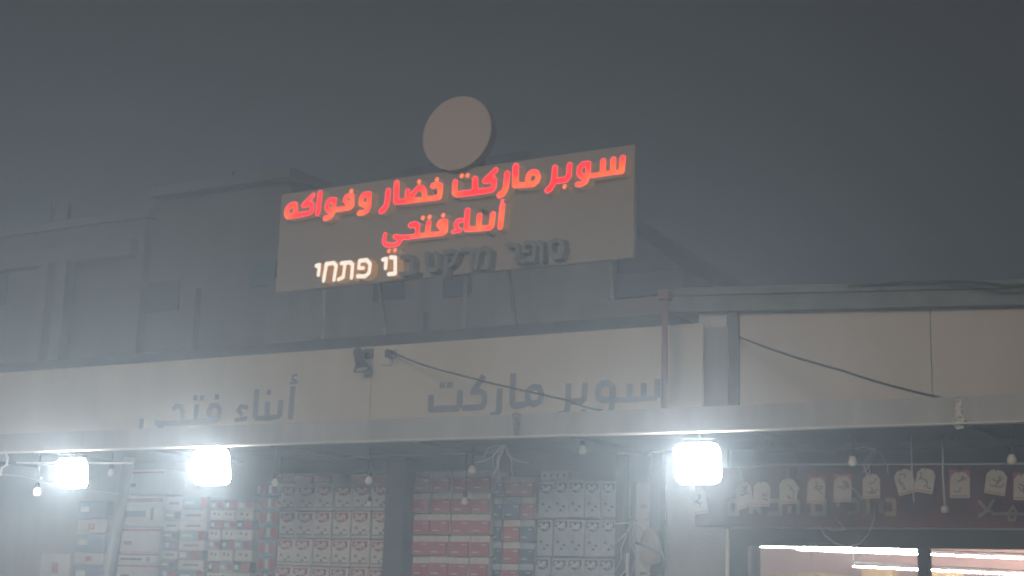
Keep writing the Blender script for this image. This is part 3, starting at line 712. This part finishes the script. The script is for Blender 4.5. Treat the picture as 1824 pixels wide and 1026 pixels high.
# posts below the canopy
def post(name, px, Y, wpx, label, matl, py=930, lean=0.0):
    c = P(px, py, Y); wd = wpx*mpp(px, py, Y)*1.1
    t = thing(name, (c.x, Y, 0.13), label, 'post')
    b = MB(); b.box((c.x-wd/2, Y-wd/2, 0.13), (c.x+wd/2, Y+wd/2, LIPZ+0.011), 0.006); b.build('shaft', M[matl], t)
    b = MB(); b.box((c.x-wd*.8, Y-wd*.8, 0.131), (c.x+wd*.8, Y+wd*.8, 0.145)); b.build('base_plate', M['darkmetal'], t)
    return t
pa, pb = P(224, 845, 10.3), P(193, 1026, 10.3); dv = pb-pa; ptop = pa-dv*((LIPZ+.011-pa.z)/-dv.z); pbot = pa+dv*((pa.z-.13)/-dv.z)
t = thing('canopy_post', pbot, 'round grey canopy post leaning left of the stacked cartons', 'post')
b = MB(); b.tube([pbot, ptop], 0.062, 16); b.build('shaft', M['greymetal'], t, smooth=True)
b = MB(); b.lathe([(0.12, 0.0), (0.12, 0.012)], Matrix.Translation(pbot), 16); b.build('base_plate', M['darkmetal'], t)
post('canopy_post', 713, 11.15, 38, 'wide dark post between the soft packs and the red and white packs', 'darkmetal')
post('canopy_post', 1108, 11.1, 17, 'narrow dark post right of the pale blue packs', 'darkmetal')
post('canopy_post', 1172, 11.0, 18, 'dark post beside the wall pier', 'darkmetal')
c = P(1118, 985, 10.6)
b = MB(); b.tube([(c.x, 10.6, 0.13), (c.x, 10.6, c.z)], 0.012, 8)
tag(b.build('white_tube', M['white'], None, (c.x, 10.6, .13), True), 'short upright white tube before the narrow dark post', 'tube')

# spotlights at the top edge of the banner
def spot(px, py, Y, s, label, rz):
    c = P(px, py, Y)
    t = thing('spotlight', c, label, 'spotlight')
    b = MB(); b.tube([(c.x-0.02, YB+0.01, c.z+0.02*s), (c.x, Y, c.z)], 0.02*s, 8); b.box((c.x-0.07*s, YB-0.03, c.z-0.04*s), (c.x+0.05*s, YB-0.002, c.z+0.07*s)); b.build('mount', M['darkmetal'], t)
    Mx = Matrix.Translation(c) @ Matrix.Rotation(rz, 4, 'Y') @ Matrix.Scale(s, 4)
    b = MB(); b.lathe([(0.045, 0.04), (0.055, 0.0), (0.055, -0.11), (0.085, -0.19), (0.092, -0.20), (0.080, -0.20), (0.05, -0.12)], Mx, 20); b.build('housing', M['darkmetal'], t, smooth=True)
    b = MB(); b.lathe([(0.076, -0.196), (0.02, -0.188)], Mx, 20); b.build('lens', M['white'], t)
    return t
spot(638, 628, 10.6, 0.85, 'dark spotlight pointing down on the top edge of the banner', math.radians(-18))
c = P(692, 630, 10.7)
t = thing('junction_box', c, 'small dark junction box with a loose bracket where the banner cable starts', 'junction box')
b = MB(); b.box((c.x-0.03, 10.68, c.z-0.035), (c.x+0.03, YB-0.002, c.z+0.035), 0.006); b.build('box', M['darkmetal'], t)
b = MB(); b.bar((c.x+0.06, 10.72, c.z+.05), (c.x+0.045, 10.70, c.z-.11), .008, .008); b.bar((c.x+0.045, 10.70, c.z-.11), (c.x-.09, 10.72, c.z-.10), .008, .008); b.build('bracket', M['greymetal'], t)

# ------------------------------------------------------------------ red board with the welcome lettering
rb = thing('welcome_board', (P(1550, 890, 10.83).x, 10.83, REDB), 'dark red board with olive Hebrew and Arabic welcome lettering above the window', 'sign board')
b = MB(); b.box((P(1238, 890, 10.83).x, 10.83, REDB+0.002), (XR-0.2, 10.955, REDT+0.02)); b.build('board', M['redboard'], rb)
zr, zs = Z8(1150, 730, .3695), Z8(1500, 760, .2592)
HEB = {'ב': [[(.05, 1), (.75, 1), (.85, .85), (.85, 0)], [(0, 0), (1, 0)]], 'ר': [[(.05, 1), (.7, 1), (.85, .85), (.85, 0)]], 'ו': [[(.3, 1), (.6, 1), (.6, 0)]],
 'כ': [[(.1, 1), (.65, 1), (.9, .75), (.9, .25), (.65, 0), (.1, 0)]], 'י': [[(.3, 1), (.6, 1), (.6, .5)]], 'ם': [[(.08, 1), (.9, 1), (.9, 0), (.08, 0), (.08, 1)]],
 'ה': [[(.05, 1), (.75, 1), (.88, .85), (.88, 0)], [(.15, .62), (.15, 0)]], 'א': [[(.05, 1), (.95, 0)], [(.85, 1), (.75, .55), (.65, .5)], [(.1, 0), (.15, .45), (.3, .6)]]}
def heb_word(word, xs, y0, y1, wz):
    res = []
    for ch, (xl, xr) in zip(word, xs):
        out = []; res.append(out)
        for st in HEB[ch]:
            pts = zr(*[(xl+(xr-xl)*u, y1+(y0-y1)*v) for u, v in st])
            out += stroke(pts, wz, 10.824, False, True)
            for q in pts[1:-1]: out += stroke([q], wz, 10.824)
    return res
W1 = heb_word('ברוכים', [(1152, 1208), (1092, 1140), (1050, 1085), (965, 1030), (905, 945), (800, 868)], 435, 500, 8.0)
W2 = heb_word('הבאים', [(685, 742), (590, 660), (500, 562), (455, 490), (400, 445)], 438, 500, 8.0)
for wsegs in W1+W2:
    link('hebrew_letter', face_mesh('hebrew_letter', wsegs, 0.005, 10.824, 10.8295, o0=rb.location), M['olive'], rb, rb.location.copy())
ar = []
for pts, wd, cl in ((zs((945, 515), (985, 565), (1035, 590)), 6, 0), (zs((1040, 508), (1000, 575), (945, 612)), 6, 0), (zs((1035, 598), (1320, 598)), 6, 0), (zs((1140, 600), (1175, 548), (1200, 590), (1185, 640), (1150, 640)), 5, 1), (zs((1290, 598), (1290, 520)), 6, 0)):
    ar += stroke(pts, wd, 10.824, bool(cl))
link('arabic_word', face_mesh('arabic_word', ar, 0.005, 10.824, 10.8295, o0=rb.location), M['olive'], rb, rb.location.copy())

# ------------------------------------------------------------------ hanging cards
def scribble(seed):
    r = random.Random(seed); out = []
    for k in range(4):                       # loose brush strokes of handwritten greeting words
        x, z = r.uniform(-.32, .1), r.uniform(-.3, .38); pts = [(x, z)]; a = r.uniform(-.6, .6)
        for q in range(r.randint(4, 6)):
            a += r.uniform(-.9, .9); x += .10*math.cos(a); z += .085*math.sin(a)
            pts.append((max(-.36, min(.36, x)), max(-.36, min(.4, z))))
        out.append(pts)
    return out
def card(px, py, wpx, hpx, rot, var, label, red=False):
    Y = 10.22; c = P(px, py, Y); s = mpp(px, py, Y); wd, h = wpx*s*1.12, hpx*s
    t = thing('hanging_card', c, label, 'hanging card', 'cream cards hung along the wire')
    t.rotation_euler = (random.uniform(-.1, .1), rot, random.uniform(-.25, .25))
    def part(mb, name, m, par=None):
        o = mb.build(name, m, None, (0, 0, 0)); o.parent = par or t; return o
    b = MB()
    out = [(-wd/2, -h/2), (wd/2, -h/2), (wd/2, h*0.28), (wd*0.30, h*0.46), (wd*.12, h/2), (-wd*.12, h/2), (-wd*0.30, h*0.46), (-wd/2, h*0.28)]
    A = [b.bm.verts.new((x, -0.0015, z)) for x, z in out]; B = [b.bm.verts.new((x, 0.0015, z)) for x, z in out]
    b.bm.faces.new(A); b.bm.faces.new(B[::-1])
    for k in range(len(A)): b.bm.faces.new((A[k], B[k], B[(k+1) % 8], A[(k+1) % 8]))
    o = part(b, 'card', M['tagpaper'])
    segs = []
    for st in scribble(int(px)):
        for (a, z), (a2, z2) in zip(st, st[1:]): segs.append((a*wd, z*h*.8, a2*wd, z2*h*.8, 0.0044, False))
    me = face_mesh('printing', segs, 0.003, -0.0024, -0.0016)
    o2 = link('printing', me, M['tagink'], None, Vector((0, 0, 0))); o2.parent = t
    b = MB(); b.bar((-wd*0.45, -0.002, -h*0.42), (wd*0.45, -0.002, -h*0.42), 0.001, 0.006); part(b, 'border_line', M['tagred'])
    if red:
        b = MB(); b.box((-wd*.55, 0.003, -h*.42), (wd*.5, 0.0045, h*.58)); part(b, 'red_backing', M['tagred'])
    top = P(px, 827, 10.2); b = MB()
    up = max(0.02, (top.z-c.z)-h*.5)
    b.tube([(-0.012, 0, h*0.42), (-0.004, -0.004, h*.5+up*.6), (0.0, -.004, h*.5+up), (0.006, 0.0, h*.5+up*.6), (0.012, 0.003, h*.42)], 0.003, 5); part(b, 'loop', M['cable'])
    return t
cards = [(1246, 893, 27, 44, -.12, 0, 0, 'faint low card hanging in the glow below the right floodlight'),
 (1325, 882, 30, 46, -.25, 1, 0, 'cream card tilted left, second from the floodlight'),
 (1357, 880, 27, 44, .05, 2, 0, 'narrow faded cream card, third from the floodlight'),
 (1404, 875, 29, 45, -.04, 0, 0, 'cream card with a bulb against its right edge'),
 (1454, 874, 30, 46, .08, 3, 1, 'cream card on a red backing, left of the card with a pale strand'),
 (1501, 871, 32, 46, .02, 1, 1, 'cream card on red backing below the pear shaped bulb'),
 (1552, 866, 30, 44, -.03, 1, 0, 'cream card with bold dark strokes over the first Hebrew letter'),
 (1612, 858, 31, 44, -.24, 2, 0, 'cream card slanting left in the touching pair'),
 (1648, 856, 29, 44, .18, 3, 0, 'plain cream card slanting right in the touching pair'),
 (1710, 864, 32, 46, .02, 2, 1, 'upright cream card right of the pull switch cord'),
 (1774, 859, 32, 44, .17, 0, 0, 'cream card slanting right near the right edge'),
 (1822, 868, 28, 46, .04, 1, 1, 'cream card cut by the right edge of the picture')]
for (px, py, wp, hp, rot, var, red, lb) in cards: card(px, py, wp, hp, rot, var, lb, bool(red))

# ------------------------------------------------------------------ packs and cartons
YPK = 11.2
SOFT = {'S': ([(.9, .85), (.6, 1), (.2, .92), (.1, .72), (.5, .5), (.85, .3), (.75, .08), (.4, 0), (.05, .12)], .62), 'o': ([(.5, .0), (.15, .15), (.15, .5), (.5, .62), (.85, .5), (.85, .15), (.5, 0)], .5),
 'f': ([(.9, .95), (.6, 1), (.5, .8), (.45, 0), (.45, -.2)], .42), '-': ([(.2, .6), (.85, .6)], 0), 't': ([(.5, .95), (.45, .15), (.6, 0), (.85, .05)], .4), '=': ([(.2, .62), (.9, .62)], 0)}
def soft_segs(cx, cz, wd, h, hw):
    out = []; x = cx-wd/2; tot = .62+.5+.42+.4
    for ch in 'Sof-t=':
        pts, adv = SOFT[ch]; wch = (adv or .42)/tot*wd
        if not adv: x -= wch0
        q = [(x+u*wch, cz+(v-.5)*h) for u, v in pts]
        for (a, b_), (c_, d) in zip(q, q[1:]): out.append((a, b_, c_, d, hw, False))
        x += wch; wch0 = wch
    return out
def flat(segs, y, name, m, par, res=0.003):
    o = link(name, face_mesh(name, segs, res, y, y+0.001), M[m], None, Vector((0, 0, 0))); o.parent = par; return o
def pack_body(name, w_, d_, h_, m, bev=0.014, puff=0.01):
    b = MB(); b.box((-w_/2, -d_/2, 0), (w_/2, d_/2, h_), bev)
    bmesh.ops.subdivide_edges(b.bm, edges=b.bm.edges[:], cuts=1, use_grid_fill=True)
    for v in b.bm.verts:
        if v.co.y < -d_/2+0.001: v.co.y -= puff*max(0, 1-(2*v.co.x/w_)**2)*max(0, 1-(2*v.co.z/h_-1)**2)
    return b.build(name, M[m], None, (0, 0, 0))
def shield(w_, h_, y, z1, par, m):
    b = MB(); pts = [(-w_/2, z1), (w_/2, z1), (w_/2, z1-h_*.55), (w_*.28, z1-h_*.85), (0, z1-h_), (-w_*.28, z1-h_*.85), (-w_/2, z1-h_*.55)]
    A = [b.bm.verts.new((x, y, z)) for x, z in pts]; B = [b.bm.verts.new((x, y+0.012, z)) for x, z in pts]
    b.bm.faces.new(A)
    for k in range(7): b.bm.faces.new((A[k], B[k], B[(k+1) % 7], A[(k+1) % 7]))
    o = b.build('printed_shield', M[m], None, (0, 0, 0)); o.parent = par; return o
def band(x0, x1, z0, z1, y, par, m, name='printed_band'):
    b = MB(); b.box((x0, y, z0), (x1, y+0.012, z1)); o = b.build(name, M[m], None, (0, 0, 0)); o.parent = par; return o
D = 0.3
def proto_soft(w_, h_, body, ink, sh):
    o = pack_body('tissue_pack', w_, D, h_, body); y = -D/2-0.0125
    s = shield(w_*.74, h_*sh, y, h_*.93, o, ink)
    flat(soft_segs(0, h_*(.93-sh*.42), w_*.56, h_*sh*.5, 0.0058 if w_ > .15 else .005), y-0.0015, 'lettering', 'whiteprint', s)
    for k, (u, v) in enumerate(((-.22, .38), (.2, .30), (.02, .2))):
        flat([(u*w_, v*h_, u*w_, v*h_, 0.011, False), (u*w_+.012, v*h_+.01, u*w_+.02, v*h_-.008, 0.006, False)], y-0.0004, 'printed_flower', 'greyprint' if ink == 'red' else ink, o)
    if ink == 'red': band(-w_*.42, w_*.42, h_*.10, h_*.15, y+0.003, o, 'greyprint')
    return o
def proto_band(w_, h_, ink, body='film', text=True):
    o = pack_body('tissue_pack', w_, D, h_, body); y = -D/2-0.0125
    bd = band(-w_*.47, w_*.47, h_*.03, h_*.69, y, o, ink)
    if text:
        flat([(-w_*.33, h_*.2, -w_*.02, h_*.2, 0.005, False)], y-0.0012, 'lettering', 'film', bd)
        flat([(w_*.12, h_*.56, w_*.36, h_*.56, 0.004, False)], y-0.0012, 'small_print', 'film', bd)
    return o
def proto_carton(w_, h_, body, inks, style):
    o = pack_body('carton', w_, D, h_, body, 0.006, 0.0); y = -D/2-0.0018
    for k, (u0, u1, v0, v1) in enumerate(style):
        b = MB(); b.box((u0*w_-w_/2, y, v0*h_), (u1*w_-w_/2, y+0.002, v1*h_)); q = b.build('printed_panel', M[inks[k % len(inks)]], None, (0, 0, 0)); q.parent = o
    return o
ORD = ['first', 'second', 'third', 'fourth', 'fifth', 'sixth', 'seventh', 'eighth']
def rowname(r, n): return 'top row' if r == 0 else ('bottom row' if r == n-1 else f'{ORD[r]} row down')
def colname(c, n): return 'leftmost' if c == 0 else ('rightmost' if c == n-1 else f'{ORD[c]} from left')
_used = {}
def place(proto, x, z, sx, sz, label, group, cat, Y=YPK, jitter=True):
    k = proto.name
    o = proto if k not in _used else copy_tree(proto); _used[k] = 1
    o.location = (x, Y+D/2+(random.uniform(-.012, .012) if jitter else 0), z); o.scale = (sx, 1, sz)
    o.rotation_euler = (0, 0, random.uniform(-.05, .05) if jitter else 0)
    return tag(o, label, cat, group)
STANDS = []
def grid(proto, w0, h0, pxcols, pyrows, label, group, cat='tissue pack', skip=(), Y=YPK, pyref=940, filt=None):
    xs = [P(p, pyref, Y).x for p in pxcols]; pm = (pxcols[0]+pxcols[-1])/2; zs_ = [P(pm, p, Y).z for p in pyrows]
    nr, nc = len(zs_)-1, len(xs)-1
    for r in range(nr):
        for c in range(nc):
            if (r, c) in skip: continue
            w_, h_ = xs[c+1]-xs[c], zs_[r]-zs_[r+1]
            pr = filt(r, c) if filt else (proto, label)
            if pr is None: continue
            p, lb = pr
            where = f', {rowname(r, nr)}, {colname(c, nc)}' if nc > 1 else f', {rowname(r, nr)}'
            place(p, (xs[c]+xs[c+1])/2, zs_[r+1]+0.001, w_*random.uniform(.95, .985)/w0, h_*random.uniform(.955, .992)/h0, lb+where, group, cat, Y)
    STANDS.append((xs[0], xs[-1], zs_[-1], Y))
pS = proto_soft(.20, .26, 'film', 'red', .36)
grid(pS, .20, .26, [495, 526, 559, 592, 626, 660, 692], [863, 910, 959, 1009, 1059], 'white tissue pack with red Soft shield', 'red Soft tissue packs in a wall')
pF = proto_band(.20, .11, 'redweak', text=False)
grid(pF, .20, .11, [495, 526, 559, 592, 626, 660, 692], [842, 862], 'flat pale pack lying on the red Soft packs', 'flat packs on top of the Soft wall', skip=((0, 3),), pyref=860)
pR = proto_band(.22, .2, 'red')
grid(pR, .22, .2, [735, 766, 802, 838, 874], [838, 877, 915, 953, 991, 1030], 'red and white tissue pack', 'red and white tissue packs in a wall')
pB, pN = proto_band(.15, .2, 'navy', 'bluefilm'), proto_band(.15, .2, 'red')
def mixed(r, c):
    t = ['NRR', 'NNR', 'NRN', 'NRN', 'NRN'][r][c]
    return (pB, 'navy and pale blue pack of the narrow middle stack') if t == 'N' else (pN, 'narrow red and white pack of the middle stack')
grid(None, .15, .2, [877, 895, 926, 952], [848, 884, 925, 965, 1003, 1041], '', 'mixed packs between the red and the blue wall', filt=mixed, Y=YPK+.08)
pC = proto_soft(.17, .36, 'bluefilm', 'navy', .27)
grid(pC, .17, .36, [956, 984, 1012, 1041, 1070, 1098], [855, 923, 992, 1062], 'tall pale blue pack with navy Soft shield', 'blue Soft packs in a wall')
pD = pack_body('flat_bundle', .3, .2, .08, 'film')
for k in range(4): flat([(-.1+k*.066, .04, -.1+k*.066, .04, 0.014, False)], -.114, 'dot_print', 'greyprint', pD)
q = P(984, 853.5, YPK); place(pD, q.x, P(1027, 854.5, YPK).z+.003, 1, 1, 'flat bundle with dark dots lying on the blue Soft packs', None, 'bundle', jitter=False)
# cartons on the left
c1_ = proto_carton(.4, .22, 'carton', ['redweak', 'greyprint'], [(0, 1, .86, .93), (.1, .3, .3, .45)])
c2_ = proto_carton(.4, .22, 'carton', ['redweak', 'navy', 'greyprint'], [(0, 1, .78, .9), (.05, .6, .3, .5), (.72, .8, .2, .6)])
grid(None, .4, .22, [213, 288], [836, 880, 938, 984, 1004, 1040], '', 'large pale cartons beside the left post', 'carton', filt=lambda r, c: ((c1_ if r % 2 == 0 else c2_), 'large pale carton with red bands beside the grey post'), pyref=960)
c3_ = proto_carton(.2, .1, 'carton', ['greyprint'], [(.2, .8, .4, .6)])
c4_ = proto_carton(.2, .1, 'tealprint', ['redweak', 'film'], [(.75, 1, .1, .95), (.1, .5, .4, .6)])
c5_ = proto_carton(.2, .1, 'brownprint', ['film', 'navy'], [(.1, .5, .4, .6), (.6, .95, .2, .8)])
c6_ = proto_carton(.2, .1, 'blueprint', ['film', 'redweak'], [(.08, .35, .2, .8), (.5, .95, .15, .85)])
def small(r, c):
    t = [['3', '4'], ['5', '3'], ['3', '3'], ['5', '4'], ['6', '3'], ['3', '6'], ['5', '3'], ['6', '4']][r][c]
    return {'3': (c3_, 'small plain pale carton of the left stacks'), '4': (c4_, 'small teal carton of the left stacks'), '5': (c5_, 'small brown carton of the left stacks'), '6': (c6_, 'small blue carton of the left stacks')}[t]
grid(None, .2, .1, [290, 319, 366], [884, 908, 928, 945, 963, 980, 997, 1015, 1035], '', 'small cartons between post and colourful packs', 'carton', filt=small, pyref=960)
c7_ = proto_carton(.15, .1, 'film', ['greyprint', 'greyprint'], [(.25, .4, .5, .75), (.6, .72, .4, .7)])
c8_ = proto_carton(.15, .1, 'navy', ['redweak', 'film'], [(.5, .98, .1, .9), (.1, .35, .3, .7)])
c9_ = proto_carton(.15, .1, 'tealprint', ['film', 'redweak'], [(.1, .4, .3, .7), (.55, .95, .2, .8)])
def colour(r, c):
    if r % 2: return (c7_, 'small white carton with grey marks')
    return (c8_, 'small navy and red carton') if (r//2+c) % 2 else (c9_, 'small teal and red carton')
grid(None, .15, .1, [371, 394, 418, 449], [890, 909, 926, 943, 961, 979, 1000, 1020, 1040], '', 'alternating white and coloured cartons', 'carton', filt=colour, pyref=960)
grid(c6_, .2, .1, [452, 472, 493], [860, 884, 908, 935, 962, 990, 1018, 1046], 'blue carton with pale and red panels left of the Soft packs', 'blue cartons left of the Soft packs', 'carton', pyref=960, Y=YPK+.1)
c10 = proto_carton(.3, .17, 'carton', ['redweak'], [(.4, .6, .3, .7)])
c11 = proto_carton(.3, .17, 'blueprint', ['film'], [(.1, .4, .4, .7)])
grid(None, .3, .17, [134, 190], [893, 924, 951, 984, 1006, 1040], '', 'cartons left of the grey post', 'carton', filt=lambda r, c: (c11, 'blue carton left of the grey post') if r % 2 == 0 else (c10, 'pale carton with a red mark left of the grey post'), pyref=960)
grid(c10, .3, .17, [72, 126], [985, 1036], 'single pale carton low at the far left', 'cartons at the far left', 'carton', pyref=1000)
c12 = proto_carton(.2, .2, 'carton', ['greyprint'], [(.3, .7, .3, .4)])
grid(c12, .2, .2, [1133, 1162], [858, 925, 985, 1040], 'pale carton standing between the two dark posts', 'cartons between the dark posts', 'carton', pyref=960, Y=YPK)
c = P(1158, 972, 10.75)
t = thing('hanging_sack', (c.x, c.y, c.z), 'brown sack with a dark diagonal strap hanging beside the dark post', 'sack')
b = MB(); b.lathe([(0.02, -.15), (.085, -.13), (.10, -.05), (.085, .05), (.05, .12), (.02, .15)], Matrix.Translation(c) @ Matrix.Diagonal((1, .6, 1, 1)), 14); b.build('bag', M['shelf'], t, smooth=True)
b = MB(); b.tube([c+Vector((-.10, -.062, .02)), c+Vector((0, -.07, -.01)), c+Vector((.10, -.05, -.06))], .011, 6); b.build('strap', M['cable'], t)
b = MB(); b.tube([c+Vector((0, 0, .148)), (c.x, c.y, LIPZ+.01)], .004, 6); b.build('cord', M['cable'], t)
# display benches that carry the stacks, just below the picture
bench = thing('display_bench', (-8, YPK+.15, 0.13), 'long grey display bench carrying the stacks of packs', 'bench')
done = []
for x0, x1, z, Y in STANDS:
    b = MB(); b.box((x0-.005, Y+0.0, z-0.05), (x1+.005, Y+D, z-0.001)); b.build('bench_top', M['greymetal'], bench)
    for xx in (x0+.03, x1-.03):
        b = MB(); b.box((xx-.02, Y+.03, .13), (xx+.02, Y+D-.02, z-0.051)); b.build('leg', M['darkmetal'], bench)

# ------------------------------------------------------------------ haze, also standing in for lens glare
b = MB(); b.box((-70, -12, -1.0), (40, 62, 17.0))
hz = b.build('haze', None, None, (0, 0, -1)); tag(hz, 'thin pale night haze lit by the floodlights, standing in for lens glare too', 'haze', kind='stuff')
hm = bpy.data.materials.new('haze'); hm.use_nodes = True; n = hm.node_tree; n.nodes.clear()
pv = n.nodes.new('ShaderNodeVolumePrincipled'); pv.inputs['Color'].default_value = (0.60, 0.77, 0.98, 1); pv.inputs['Density'].default_value = HAZE_DENSITY
pv.inputs['Anisotropy'].default_value = 0.45
no = n.nodes.new('ShaderNodeOutputMaterial'); n.links.new(pv.outputs[0], no.inputs['Volume'])
hz.data.materials.append(hm)
try: hm.cycles.homogeneous_volume = True
except Exception: pass
